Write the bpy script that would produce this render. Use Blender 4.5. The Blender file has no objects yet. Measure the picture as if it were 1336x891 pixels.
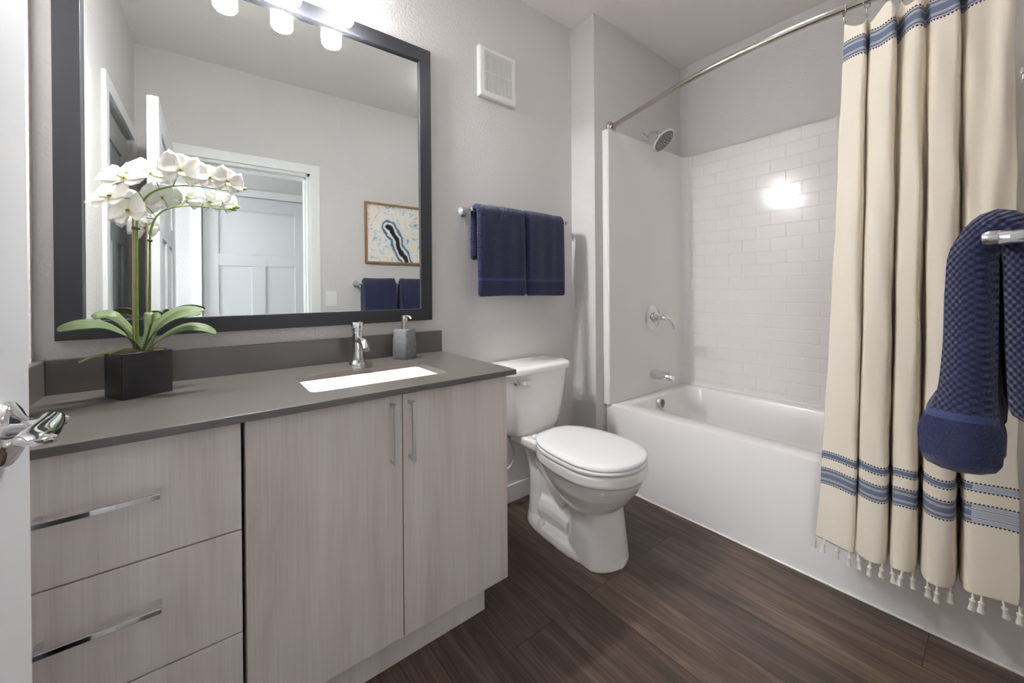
import bpy, bmesh, math, random
from mathutils import Vector, Matrix
random.seed(7)
sc = bpy.context.scene
C = sc.collection
PI = math.pi

# ------------------------------------------------------------------ camera
F_PX, TH, V0, ROLL, PH = 514.0, 0.66826, 380.23, -0.00702, -0.00355
W_PX, H_PX = 1336.0, 891.0
cam_d = bpy.data.cameras.new('camera')
cam = bpy.data.objects.new('camera', cam_d)
C.objects.link(cam)
cam_d.sensor_fit = 'HORIZONTAL'
cam_d.sensor_width = 36.0
cam_d.lens = F_PX / W_PX * 36.0
cam_d.shift_y = (V0 - H_PX / 2) / W_PX
cam_d.clip_start = 0.01
_c, _s = math.cos(PH), math.sin(PH)
_R = Vector((math.cos(TH), -math.sin(TH), 0))
_F = Vector((math.sin(TH) * _c, math.cos(TH) * _c, _s))
_U = Vector((-math.sin(TH) * _s, -math.cos(TH) * _s, _c))
_r = _R * math.cos(ROLL) + _U * math.sin(ROLL)
_u = _U * math.cos(ROLL) - _R * math.sin(ROLL)
cam.matrix_world = Matrix(((_r.x, _u.x, -_F.x, 0), (_r.y, _u.y, -_F.y, 0), (_r.z, _u.z, -_F.z, 1.08), (0, 0, 0, 1)))
sc.camera = cam

# ------------------------------------------------------------------ world, exposure
world = bpy.data.worlds.new('world')
sc.world = world
world.use_nodes = True
world.node_tree.nodes['Background'].inputs[0].default_value = (0.75, 0.85, 1, 1)
world.node_tree.nodes['Background'].inputs[1].default_value = 0.3
sc.view_settings.view_transform = 'Standard'
sc.view_settings.look = 'None'
sc.view_settings.exposure = 1.9
sc.view_settings.gamma = 1.0
sc.view_settings.use_curve_mapping = False
SHADE_POWER = 4.5      # radiance of the glowing vanity shades
BULB_POWER = 24.0      # radiance of the bulbs in the open tops of the shades
CAP_POWER = 225.0        # radiance of the clear lower ends of the shades
WINDOW_FILL_POWER = 4.7      # radiance of the added, unseen hall window that fills the room
ROOM_FILL_POWER = 5.8       # radiance of the added, unseen ceiling fill lamp
try:
    sc.cycles.max_bounces = 12
    sc.cycles.diffuse_bounces = 6
    sc.cycles.glossy_bounces = 6
    sc.cycles.use_denoising = True
    sc.cycles.sample_clamp_indirect = 6.0
except Exception:
    pass

# ------------------------------------------------------------------ materials
def srgb(r, g, b):
    f = lambda c: (c / 255) / 12.92 if c <= 10.31 else (((c / 255) + 0.055) / 1.055) ** 2.4
    return (f(r), f(g), f(b), 1.0)

class NT:
    def __init__(s, name):
        s.m = bpy.data.materials.new(name); s.m.use_nodes = True
        s.t = s.m.node_tree; s.b = s.t.nodes['Principled BSDF']
    def n(s, kind, **kw):
        nd = s.t.nodes.new(kind)
        for k, v in kw.items():
            if k in nd.inputs.keys(): nd.inputs[k].default_value = v
            else: setattr(nd, k, v)
        return nd
    def l(s, a, b): s.t.links.new(a, b)
    def coord(s, kind='Object'):
        return s.n('ShaderNodeTexCoord').outputs[kind]
    def mapping(s, vec, scale=(1, 1, 1), loc=(0, 0, 0), rot=(0, 0, 0)):
        m = s.n('ShaderNodeMapping'); s.l(vec, m.inputs['Vector'])
        m.inputs['Scale'].default_value = scale; m.inputs['Location'].default_value = loc; m.inputs['Rotation'].default_value = rot
        return m.outputs[0]
    def noise(s, vec, scale=5, detail=3, rough=.5, dist=0):
        n = s.n('ShaderNodeTexNoise'); s.l(vec, n.inputs['Vector'])
        n.inputs['Scale'].default_value = scale; n.inputs['Detail'].default_value = detail
        n.inputs['Roughness'].default_value = rough; n.inputs['Distortion'].default_value = dist
        return n.outputs[0]
    def ramp(s, fac, stops, interp='LINEAR'):
        r = s.n('ShaderNodeValToRGB'); s.l(fac, r.inputs[0]); cr = r.color_ramp; cr.interpolation = interp
        while len(cr.elements) < len(stops): cr.elements.new(0.5)
        for e, (p, c) in zip(cr.elements, stops): e.position = p; e.color = c
        return r.outputs[0]
    def math(s, op, a, b=None, c=None):
        m = s.n('ShaderNodeMath', operation=op)
        for i, x in enumerate((a, b, c)):
            if x is None: continue
            if isinstance(x, (int, float)): m.inputs[i].default_value = x
            else: s.l(x, m.inputs[i])
        return m.outputs[0]
    def mix(s, fac, a, b, blend='MIX'):
        m = s.n('ShaderNodeMix', data_type='RGBA', blend_type=blend)
        for x, i in ((fac, 0), (a, 6), (b, 7)):
            if isinstance(x, (int, float, tuple)): m.inputs[i].default_value = x
            else: s.l(x, m.inputs[i])
        return m.outputs[2]
    def bump(s, h, strength=.2, dist=.01):
        b = s.n('ShaderNodeBump'); s.l(h, b.inputs['Height'])
        b.inputs['Strength'].default_value = strength; b.inputs['Distance'].default_value = dist
        s.l(b.outputs[0], s.b.inputs['Normal'])
    def sep(s, vec):
        x = s.n('ShaderNodeSeparateXYZ'); s.l(vec, x.inputs[0]); return x.outputs
    def comb(s, x, y, z=0.0):
        c = s.n('ShaderNodeCombineXYZ')
        for i, v in enumerate((x, y, z)):
            if isinstance(v, (int, float)): c.inputs[i].default_value = v
            else: s.l(v, c.inputs[i])
        return c.outputs[0]

def plain(name, col, rough=.5, metal=0., noise=0., nscale=30, bump=0., bscale=200, bdist=.002, coat=0., spec=.5, vary=.9):
    t = NT(name); b = t.b
    b.inputs['Roughness'].default_value = rough; b.inputs['Metallic'].default_value = metal
    b.inputs['Specular IOR Level'].default_value = spec
    b.inputs['Coat Weight'].default_value = coat; b.inputs['Coat Roughness'].default_value = .05
    co = t.coord()
    d = tuple(c * (1 - noise) for c in col[:3]) + (1,)
    t.l(t.ramp(t.noise(co, nscale, 4), [(.3, d), (.7, col)]), b.inputs['Base Color'])
    if bump: t.bump(t.noise(co, bscale, 3), bump, bdist)
    return t.m

M = {}
M['wall'] = plain('wall_paint', srgb(206, 203, 201), .75, bump=.55, bscale=100, bdist=.005, noise=.015, nscale=3)
M['ceiling'] = plain('ceiling_paint', srgb(228, 224, 220), .85, bump=.2, bscale=70, bdist=.003)
M['trim'] = plain('white_trim', srgb(226, 226, 225), .35)
M['door'] = plain('white_door', srgb(211, 212, 214), .4)
M['porcelain'] = plain('porcelain', srgb(232, 229, 226), .12, coat=.6)
M['basin'] = plain('basin_china', srgb(212, 211, 210), .15, coat=.4)
M['seat'] = plain('seat_plastic', srgb(226, 226, 226), .22)
M['acrylic'] = plain('tub_acrylic', srgb(230, 227, 225), .2, coat=.3)
M['chrome'] = plain('chrome', srgb(222, 222, 224), .07, metal=1.)
M['satin'] = plain('satin_grey_plate', srgb(150, 150, 152), .4, metal=.6)
M['nickel'] = plain('brushed_nickel', srgb(190, 184, 176), .22, metal=1.)
M['handle'] = plain('satin_chrome', srgb(212, 213, 214), .42, metal=.85)
M['dark_gap'] = plain('dark_gap', srgb(34, 28, 26), .8)
M['frame'] = plain('charcoal_frame', srgb(40, 41, 45), .42, bump=.03, bscale=300)
M['mirror'] = plain('mirror_silver', (0.77, 0.80, 0.785, 1), .0, metal=1.)
M['counter'] = plain('grey_quartz', srgb(88, 83, 78), .3, noise=.12, nscale=400, spec=.75)
M['counter'].node_tree.nodes['Principled BSDF'].inputs['IOR'].default_value = 1.65
M['white'] = plain('white_plastic', srgb(226, 225, 222), .35)
M['slot'] = plain('vent_slot', srgb(60, 56, 52), .8)
M['pot'] = plain('black_slate', srgb(38, 38, 40), .35, noise=.35, nscale=25, bump=.25, bscale=40, bdist=.003)
M['moss'] = plain('moss', srgb(92, 88, 50), .9, noise=.5, nscale=60, bump=.6, bscale=120, bdist=.004)
M['stem'] = plain('stem_green', srgb(112, 132, 48), .45, noise=.3, nscale=40)
M['stake'] = plain('bamboo', srgb(150, 130, 100), .6, noise=.2, nscale=60)
M['clip'] = plain('brown_clip', srgb(60, 40, 28), .6)
M['bud'] = plain('bud_green', srgb(128, 150, 50), .5, noise=.3)
M['root'] = plain('root', srgb(150, 146, 96), .7, noise=.3)
M['stone'] = plain('blue_grey_stone', srgb(120, 123, 126), .6, noise=.35, nscale=55, bump=.25, bscale=150)
M['tassel'] = plain('tassel_white', srgb(226, 222, 212), .9, bump=.5, bscale=400)
M['oak'] = plain('oak_frame', srgb(166, 128, 86), .5, noise=.3, nscale=60)
M['braid'] = plain('braided_hose', srgb(196, 194, 190), .4, metal=.2)
M['caulk'] = plain('caulk', srgb(236, 232, 228), .5)

def emis(name, col, strength):
    t = NT(name)
    t.b.inputs['Base Color'].default_value = col
    t.b.inputs['Emission Color'].default_value = col
    t.b.inputs['Emission Strength'].default_value = strength
    return t.m
M['shade'] = emis('lit_glass', (.985, .985, 1, 1), SHADE_POWER)
M['cap'] = emis('lit_cap', (.985, .985, 1, 1), CAP_POWER)
M['window_fill'] = emis('window_fill_glow', (.88, .94, 1, 1), WINDOW_FILL_POWER)
M['bulb'] = emis('lit_bulb', (.985, .985, 1, 1), BULB_POWER)
M['room_fill'] = emis('room_fill_glow', (.985, .985, 1, 1), ROOM_FILL_POWER)

def m_wood():
    t = NT('ash_laminate'); co = t.coord()
    big = t.noise(t.mapping(co, (7, 7, .55)), 1.6, 5, .55, .6)
    fine = t.noise(t.mapping(co, (110, 110, 1.5)), 2.0, 3, .6)
    base = t.ramp(big, [(.25, srgb(198, 188, 182)), (.5, srgb(219, 210, 205)), (.72, srgb(225, 219, 214))])
    fin = t.ramp(fine, [(.25, (.88, .87, .86, 1)), (.6, (1, 1, 1, 1))])
    t.l(t.mix(1.0, base, fin, 'MULTIPLY'), t.b.inputs['Base Color'])
    t.b.inputs['Roughness'].default_value = .42
    t.bump(fine, .06, .002)
    return t.m
M['wood'] = m_wood()

def m_floor():
    t = NT('dark_oak_planks'); x, y, z = t.sep(t.coord())
    v = t.comb(y, x, 0.0)
    br = t.n('ShaderNodeTexBrick'); t.l(v, br.inputs['Vector'])
    br.offset = .37; br.offset_frequency = 2; br.squash = 1
    br.inputs['Scale'].default_value = 1.0; br.inputs['Brick Width'].default_value = 1.22; br.inputs['Row Height'].default_value = .178
    br.inputs['Mortar Size'].default_value = .0012; br.inputs['Mortar Smooth'].default_value = .1; br.inputs['Bias'].default_value = 0
    br.inputs['Color1'].default_value = (0, 0, 0, 1); br.inputs['Color2'].default_value = (1, 1, 1, 1); br.inputs['Mortar'].default_value = (.5, .5, .5, 1)
    tone = br.outputs['Color']
    off = t.math('MULTIPLY', tone, 13.0)
    gv = t.comb(t.math('ADD', t.math('MULTIPLY', x, 9.0), off), t.math('ADD', t.math('MULTIPLY', y, .9), off), off)
    g1 = t.noise(gv, 1.8, 6, .6, 1.4)
    gv2 = t.comb(t.math('MULTIPLY', x, 90.0), t.math('ADD', t.math('MULTIPLY', y, 2.5), off), off)
    g2 = t.noise(gv2, 1.5, 3, .6, .3)
    c = t.ramp(g1, [(.25, srgb(56, 44, 37)), (.48, srgb(88, 72, 62)), (.75, srgb(122, 103, 90))])
    c = t.mix(1.0, c, t.ramp(g2, [(.3, (.55, .54, .53, 1)), (.65, (1.08, 1.08, 1.08, 1))]), 'MULTIPLY')
    c = t.mix(1.0, c, t.ramp(tone, [(0, (.74, .74, .76, 1)), (1, (1.2, 1.17, 1.14, 1))]), 'MULTIPLY')
    c = t.mix(br.outputs['Fac'], c, srgb(34, 27, 24))
    t.l(c, t.b.inputs['Base Color'])
    t.b.inputs['Roughness'].default_value = .42
    t.bump(g2, .1, .002)
    return t.m
M['floor'] = m_floor()

def m_tile():
    t = NT('moulded_subway_tile'); x, y, z = t.sep(t.coord())
    v = t.comb(t.math('ADD', y, .04), t.math('ADD', z, .038), 0.0)
    br = t.n('ShaderNodeTexBrick'); t.l(v, br.inputs['Vector'])
    br.offset = .5
    br.inputs['Scale'].default_value = 1.0; br.inputs['Brick Width'].default_value = .153; br.inputs['Row Height'].default_value = .0745
    br.inputs['Mortar Size'].default_value = .0035; br.inputs['Mortar Smooth'].default_value = .6
    t.b.inputs['Base Color'].default_value = srgb(231, 226, 223)
    t.b.inputs['Roughness'].default_value = .13
    inv = t.math('SUBTRACT', 1.0, br.outputs['Fac'])
    t.bump(inv, .55, .003)
    return t.m
M['tile'] = m_tile()

def m_towel(name, hem_z, scale=.0065, strength=1.0):
    t = NT(name); x, y, z = t.sep(t.coord())
    k = 2 * PI / scale
    a = t.math('SINE', t.math('MULTIPLY', t.math('ADD', x, y), k)); b = t.math('SINE', t.math('MULTIPLY', z, k))
    wf = t.math('MULTIPLY', a, b)
    terry = t.noise(t.coord(), 260, 4, .7)
    if hem_z is None:
        h = t.math('ADD', t.math('MULTIPLY', wf, .35), t.math('MULTIPLY', terry, .5))
    else:
        up = t.math('GREATER_THAN', z, hem_z)
        h = t.math('ADD', t.math('MULTIPLY', t.math('MULTIPLY', wf, up), .4), t.math('MULTIPLY', terry, .6))
    col = t.ramp(h, [(.0, srgb(30, 32, 55)), (.5, srgb(48, 52, 86)), (1, srgb(66, 71, 108))])
    if hem_z is not None:
        band = t.math('LESS_THAN', t.math('ABSOLUTE', t.math('SUBTRACT', z, hem_z - .006)), .006)
        col = t.mix(band, col, srgb(62, 68, 108))
    t.l(col, t.b.inputs['Base Color'])
    t.b.inputs['Roughness'].default_value = .95
    t.b.inputs['Sheen Weight'].default_value = .25; t.b.inputs['Sheen Roughness'].default_value = .5
    t.b.inputs['Specular IOR Level'].default_value = .1
    t.bump(h, .8 * strength, .004)
    return t.m

REV_U = .010                              # along the cloth: beyond this the pale reverse of the weave shows
def m_curtain():
    t = NT('cream_cotton_striped'); uv = t.coord('UV'); u, v, _ = t.sep(uv)
    cream = srgb(231, 222, 206)
    weave = t.noise(t.mapping(uv, (220, 30, 1)), 4, 3, .6)
    c = t.mix(1.0, t.ramp(weave, [(.3, (.94, .935, .92, 1)), (.7, (1, 1, 1, 1))]), cream, 'MULTIPLY')
    blue = t.mix(t.noise(t.mapping(uv, (500, 500, 1)), 1, 2), srgb(84, 97, 124), srgb(122, 133, 154))
    def band(lo, hi):
        return t.math('MULTIPLY', t.math('GREATER_THAN', v, lo), t.math('LESS_THAN', v, hi))
    dots = t.math('GREATER_THAN', t.math('SINE', t.math('MULTIPLY', u, 2 * PI / .0072)), -.25)
    pale = t.math('GREATER_THAN', u, REV_U)
    dark = srgb(58, 70, 98)
    def stripe(c, rows):
        for lo, hi, kind in rows:
            if kind == 'dot': c = t.mix(t.math('MULTIPLY', band(lo, hi), dots), c, dark)
            elif kind == 'line': c = t.mix(band(lo, hi), c, dark)
            else: c = t.mix(band(lo, hi), c, t.mix(pale, blue, srgb(170, 178, 190)) if lo < 1 else blue)
        return c
    c = stripe(c, [(.281, .2845, 'dot'), (.2845, .286, 'line'), (.2875, .3015, 'fill'), (.303, .3045, 'line'), (.3045, .308, 'dot')])
    c = stripe(c, [(.193, .1965, 'dot'), (.1965, .198, 'line'), (.1995, .2085, 'fill'), (.210, .212, 'line'), (.2135, .2305, 'fill'), (.232, .234, 'line'), (.2355, .2445, 'fill'), (.246, .2475, 'line'), (.2475, .251, 'dot')])
    c = stripe(c, [(1.606, 1.610, 'dot'), (1.610, 1.612, 'line'), (1.614, 1.622, 'fill'), (1.6235, 1.6255, 'line'), (1.627, 1.649, 'fill'), (1.6505, 1.6525, 'line'), (1.654, 1.662, 'fill'), (1.664, 1.666, 'line'), (1.666, 1.670, 'dot')])
    t.l(c, t.b.inputs['Base Color'])
    t.b.inputs['Roughness'].default_value = .9; t.b.inputs['Specular IOR Level'].default_value = .1
    t.bump(weave, .12, .002)
    return t.m
M['curtain'] = m_curtain()

def m_leaf():
    t = NT('orchid_leaf'); uv = t.coord('UV'); u, v, _ = t.sep(uv)
    mid = t.math('ABSOLUTE', t.math('SUBTRACT', u, .5))
    n = t.noise(t.mapping(uv, (14, 1.5, 1)), 3, 3)
    c = t.ramp(n, [(.3, srgb(72, 88, 54)), (.7, srgb(112, 126, 86))])
    c = t.mix(t.math('LESS_THAN', mid, .03), c, srgb(92, 104, 62))
    t.l(c, t.b.inputs['Base Color']); t.b.inputs['Roughness'].default_value = .55; t.b.inputs['Specular IOR Level'].default_value = .3
    return t.m
M['leaf'] = m_leaf()

def m_petal():
    t = NT('orchid_petal'); uv = t.coord('UV'); u, v, _ = t.sep(uv)
    c = t.ramp(v, [(.0, srgb(232, 222, 160)), (.16, srgb(246, 243, 232)), (1, srgb(248, 246, 242))])
    t.l(c, t.b.inputs['Base Color']); t.b.inputs['Roughness'].default_value = .6
    t.b.inputs['Subsurface Weight'].default_value = .15
    t.b.inputs['Subsurface Radius'].default_value = (.01, .01, .01)
    return t.m
M['petal'] = m_petal()
M['lip'] = plain('orchid_lip', srgb(238, 226, 170), .5, noise=.3, nscale=150)

def m_art():
    t = NT('geode_print'); co = t.coord(); x, y, z = t.sep(co)
    wn = t.n('ShaderNodeTexNoise', Scale=7.0, Detail=6.0); t.l(co, wn.inputs['Vector'])
    wx, wy, wz = t.sep(wn.outputs['Color'])
    xx = t.math('ADD', x, t.math('MULTIPLY', t.math('SUBTRACT', wx, .5), .10))
    zz = t.math('ADD', z, t.math('MULTIPLY', t.math('SUBTRACT', wy, .5), .10))
    # a dark slit running diagonally down, wrapped in blue and white bands (u to the right in the mirror = +x)
    ax = t.math('ADD', xx, .055); az = t.math('SUBTRACT', zz, .315)
    d0 = t.math('ABSOLUTE', t.math('ADD', t.math('MULTIPLY', ax, .903), t.math('MULTIPLY', az, .43)))
    up = t.math('MAXIMUM', t.math('SUBTRACT', t.math('MULTIPLY', az, .903), t.math('MULTIPLY', ax, .43)), 0.0)
    d = t.math('SQRT', t.math('ADD', t.math('POWER', d0, 2.0), t.math('POWER', up, 2.0)))
    ring = t.ramp(d, [(.0, srgb(28, 30, 38)), (.018, srgb(30, 32, 42)), (.022, srgb(226, 224, 218)), (.034, srgb(236, 234, 230)),
                      (.04, srgb(52, 84, 122)), (.052, srgb(98, 140, 176)), (.06, srgb(226, 228, 228)), (.085, srgb(222, 206, 188)), (.12, srgb(236, 232, 226))])
    vo = t.noise(co, 8, 8, .72, 2.2)
    bg = t.ramp(vo, [(.33, srgb(44, 74, 112)), (.41, srgb(176, 196, 210)), (.48, srgb(236, 233, 228)), (.6, srgb(228, 214, 196)), (.66, srgb(176, 134, 104)), (.72, srgb(236, 232, 226))])
    c = t.mix(t.math('LESS_THAN', d, .075), bg, ring)
    t.l(c, t.b.inputs['Base Color']); t.b.inputs['Roughness'].default_value = .4
    return t.m
M['art'] = m_art()

# ------------------------------------------------------------------ mesh helpers
class MB:
    def __init__(s): s.bm = bmesh.new(); s.uv = None
    def box(s, x0, x1, y0, y1, z0, z1, mi=0):
        vs = [s.bm.verts.new(p) for p in ((x0,y0,z0),(x1,y0,z0),(x1,y1,z0),(x0,y1,z0),(x0,y0,z1),(x1,y0,z1),(x1,y1,z1),(x0,y1,z1))]
        for f in ((0,3,2,1),(4,5,6,7),(0,1,5,4),(1,2,6,5),(2,3,7,6),(3,0,4,7)):
            s.bm.faces.new([vs[i] for i in f]).material_index = mi
        return s
    def loft(s, rings, cap=True, closed=True, mi=0):
        R = [[s.bm.verts.new(p) for p in r] for r in rings]
        n = len(R[0])
        for a, b in zip(R, R[1:]):
            for i in range(n if closed else n - 1):
                j = (i + 1) % n
                f = s.bm.faces.new((a[i], a[j], b[j], b[i])); f.material_index = mi
        if cap and closed:
            s.bm.faces.new(list(reversed(R[0]))).material_index = mi
            s.bm.faces.new(R[-1]).material_index = mi
        return s
    def tube(s, pts, r, seg=12, cap=True):
        pts = [Vector(p) for p in pts]; rad = r if isinstance(r, (list, tuple)) else [r] * len(pts)
        rings = []; prev = None
        for i, p in enumerate(pts):
            t = (pts[min(i + 1, len(pts) - 1)] - pts[max(i - 1, 0)]).normalized()
            if prev is None:
                up = Vector((0, 0, 1)) if abs(t.z) < .9 else Vector((1, 0, 0))
                a = t.cross(up).normalized()
            else:
                a = (prev - t * prev.dot(t)).normalized()
            b = t.cross(a); prev = a
            rings.append([p + (a * math.cos(2*PI*k/seg) + b * math.sin(2*PI*k/seg)) * rad[i] for k in range(seg)])
        return s.loft(rings, cap)
    def lathe(s, prof, o=(0,0,0), d=(0,0,1), seg=32, cap=True):
        """prof: list of (radius, distance along d)"""
        o = Vector(o); d = Vector(d).normalized()
        up = Vector((0, 0, 1)) if abs(d.z) < .9 else Vector((1, 0, 0))
        a = d.cross(up).normalized(); b = d.cross(a)
        return s.loft([[o + d*h + (a*math.cos(2*PI*k/seg) + b*math.sin(2*PI*k/seg)) * max(r, 1e-5) for k in range(seg)] for r, h in prof], cap)
    def sheet(s, grid, uvs=None):
        V = [[s.bm.verts.new(p) for p in row] for row in grid]
        if uvs and s.uv is None: s.uv = s.bm.loops.layers.uv.new('UVMap')
        for i in range(len(V) - 1):
            for j in range(len(V[0]) - 1):
                f = s.bm.faces.new((V[i][j], V[i][j+1], V[i+1][j+1], V[i+1][j]))
                if uvs:
                    for lp, (a, b) in zip(f.loops, ((i,j),(i,j+1),(i+1,j+1),(i+1,j))): lp[s.uv].uv = uvs[a][b]
        return s

def obj(name, mb, mat, parent=None, bevel=0., seg=2, smooth=35, mods=None, fix=True):
    bm = mb.bm
    if fix: bmesh.ops.recalc_face_normals(bm, faces=bm.faces)
    if parent is None:
        xs = [v.co for v in bm.verts]
        base = Vector(((min(v.x for v in xs)+max(v.x for v in xs))/2, (min(v.y for v in xs)+max(v.y for v in xs))/2, min(v.z for v in xs)))
    else:
        base = Vector((0, 0, 0)); p = parent
        while p is not None: base += p.location; p = p.parent
    for v in bm.verts: v.co -= base
    me = bpy.data.meshes.new(name); bm.to_mesh(me); bm.free()
    for m in (mat if isinstance(mat, (list, tuple)) else [mat]): me.materials.append(m)
    if smooth:
        me.polygons.foreach_set('use_smooth', [True] * len(me.polygons))
        me.set_sharp_from_angle(angle=math.radians(smooth))
    o = bpy.data.objects.new(name, me); C.objects.link(o)
    if parent is None: o.location = base
    else: o.parent = parent
    if bevel:
        b = o.modifiers.new('bevel', 'BEVEL'); b.width = bevel; b.segments = seg; b.limit_method = 'ANGLE'; b.angle_limit = math.radians(40)
        b.harden_normals = True
    for k in mods or []:
        m = o.modifiers.new(k[0].lower(), k[0])
        for a, v in k[1].items(): setattr(m, a, v)
    return o

def thing(name, label, cat, loc, group=None):
    o = bpy.data.objects.new(name, None); C.objects.link(o); o.location = loc
    o.empty_display_size = .05
    return tag(o, label, cat, group)
def tag(o, label, cat, group=None):
    o['label'] = label; o['category'] = cat
    if group: o['group'] = group
    return o
def struct(name, mb, mat, parent=None, **kw):
    o = obj(name, mb, mat, parent, **kw)
    if parent is None: o['kind'] = 'structure'
    return o
def note(o, label): o['label'] = label; return o
def box(*a): return MB().box(*a)
def cr(pts, n=8):
    """Catmull-Rom through points"""
    P = [Vector(p) for p in pts]; out = []
    for i in range(len(P) - 1):
        p0, p1, p2, p3 = P[max(i-1, 0)], P[i], P[i+1], P[min(i+2, len(P)-1)]
        for k in range(n):
            t = k / n
            out.append(.5 * ((2*p1) + (-p0+p2)*t + (2*p0-5*p1+4*p2-p3)*t*t + (-p0+3*p1-3*p2+p3)*t**3))
    out.append(P[-1]); return out
def rrect(cx, cy, hx, hy, r, z, n=6):
    out = []
    for sx, sy, a0 in ((1, 1, 0), (-1, 1, PI/2), (-1, -1, PI), (1, -1, 3*PI/2)):
        for k in range(n + 1):
            a = a0 + k / n * PI / 2
            out.append(Vector((cx + sx*(hx - r) + r*math.cos(a), cy + sy*(hy - r) + r*math.sin(a), z)))
    return out

# ------------------------------------------------------------------ the room
XL, XJ, XR = -.345, 1.703, 2.61          # left wall, furred wall, tub back wall
YB, YJ, YF = 1.589, 1.417, -.075         # vanity wall, plumbing wall, door wall
ZC = 2.597
YH = -1.27                                # far wall of the hall
T = .12
struct('floor', box(-1.3, XR + T, YH - T, YB + T, -.1, 0), M['floor'])
struct('ceiling', box(-1.3, XR + T, YH - T, YB + T, ZC, ZC + .1), M['ceiling'])
struct('wall_back', box(XL - T, XJ, YB, YB + T, 0, ZC), M['wall'])
struct('wall_plumbing', box(XJ, XR + T, YJ, YB + T, 0, ZC), M['wall'])
struct('wall_right', box(XR, XR + T, YF - T, YJ, 0, ZC), M['wall'])
w = MB()                                  # left wall with a closet doorway
CD0, CD1, CDZ = .025, .725, 1.975
w.box(XL - T, XL, CD1, YB, 0, ZC).box(XL - T, XL, YF, CD0, 0, ZC).box(XL - T, XL, CD0, CD1, CDZ, ZC).box(XL - T, XL - .09, CD0, CD1, 0, CDZ)
struct('wall_left', w, M['wall'])
DX0, DX1, DZ = -.20, .60, 1.965           # the bathroom doorway
w = MB().box(XL - T, DX0, YF - T, YF, 0, ZC).box(DX1, XR, YF - T, YF, 0, ZC).box(DX0, DX1, YF - T, YF, DZ, ZC)
struct('wall_front', w, M['wall'])
struct('wall_hall', MB().box(-1.3, -.06, YH - T, YH, 0, ZC).box(.79, XR + T, YH - T, YH, 0, ZC).box(-.06, .79, YH - T, YH, 2.0, ZC).box(-.06, .79, YH - T, YH - .08, 0, 2.0), M['wall'])
WY0, WY1, WZ0, WZ1 = -1.12, -.34, .55, 2.05
struct('wall_hall_left', MB().box(-1.3 - T, -1.3, YH - T, WY0, 0, ZC).box(-1.3 - T, -1.3, WY1, YF - T, 0, ZC).box(-1.3 - T, -1.3, WY0, WY1, 0, WZ0).box(-1.3 - T, -1.3, WY0, WY1, WZ1, ZC), M['wall'])
wn = MB()  # added window out of view; its glowing pane fills through the doorway
for a, b_, c_, d_ in ((WY0, WY0 + .05, WZ0, WZ1), (WY1 - .05, WY1, WZ0, WZ1), (WY0 + .05, WY1 - .05, WZ0, WZ0 + .05), (WY0 + .05, WY1 - .05, WZ1 - .05, WZ1), (WY0 + .05, WY1 - .05, (WZ0 + WZ1)/2 - .02, (WZ0 + WZ1)/2 + .02)):
    wn.box(-1.37, -1.32, a, b_, c_, d_)
win = struct('fill_window_1', wn, M['trim'], bevel=.002)
obj('fill_window_pane', box(-1.352, -1.346, WY0 + .04, WY1 - .04, WZ0 + .04, WZ1 - .04), M['window_fill'], win)
struct('wall_hall_right', box(1.9, 1.9 + T, YH, YF - T, 0, ZC), M['wall'])
struct('wall_hall_front', box(-1.3, XL - T, YF - T, YF, 0, ZC), M['wall'])

# baseboards
struct('baseboard_back', box(.83, XJ, YB - .012, YB, 0, .088), M['trim'], bevel=.003)
struct('baseboard_alcove', box(XJ - .012, XJ, YJ, YB - .012, 0, .088), M['trim'], bevel=.003)
struct('baseboard_front', box(DX1 + .07, 1.70, YF, YF + .012, 0, .088), M['trim'], bevel=.003)
struct('baseboard_left', box(XL, XL + .012, .80, 1.07, 0, .088), M['trim'], bevel=.003)
struct('baseboard_hall', MB().box(-1.3, -.13, YH, YH + .012, 0, .088).box(.86, 1.9, YH, YH + .012, 0, .088), M['trim'], bevel=.003)

# casings
def casing(name, axis, a0, a1, zt, face, out, w=.065, th=.016):
    mb = MB(); f0, f1 = sorted((face, face + out * th))
    for (p, q, z0, z1) in ((a0 - w, a0, 0, zt + w), (a1, a1 + w, 0, zt + w), (a0, a1, zt, zt + w)):
        if axis == 'x': mb.box(p, q, f0, f1, z0, z1)
        else: mb.box(f0, f1, p, q, z0, z1)
    return struct(name, mb, M['trim'], bevel=.002)
casing('trim_1', 'x', DX0, DX1, DZ, YF, 1)
casing('trim_2', 'y', CD0, CD1, CDZ, XL, 1)
casing('trim_3', 'x', -.06, .79, 2.0, YH, 1)
casing('trim_4', 'x', DX0, DX1, DZ, YF - T, -1)
jm = MB().box(DX0, DX0 + .018, YF - T, YF, 0, DZ).box(DX1 - .018, DX1, YF - T, YF, 0, DZ).box(DX0, DX1, YF - T, YF, DZ - .018, DZ)
jm.box(DX1 - .03, DX1 - .018, YF - T, YF - .05, 0, DZ - .018).box(DX0 + .018, DX0 + .03, YF - T, YF - .05, 0, DZ - .018).box(DX0, DX1, YF - T, YF - .05, DZ - .03, DZ - .018)
struct('trim_5', jm, M['trim'])

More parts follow.
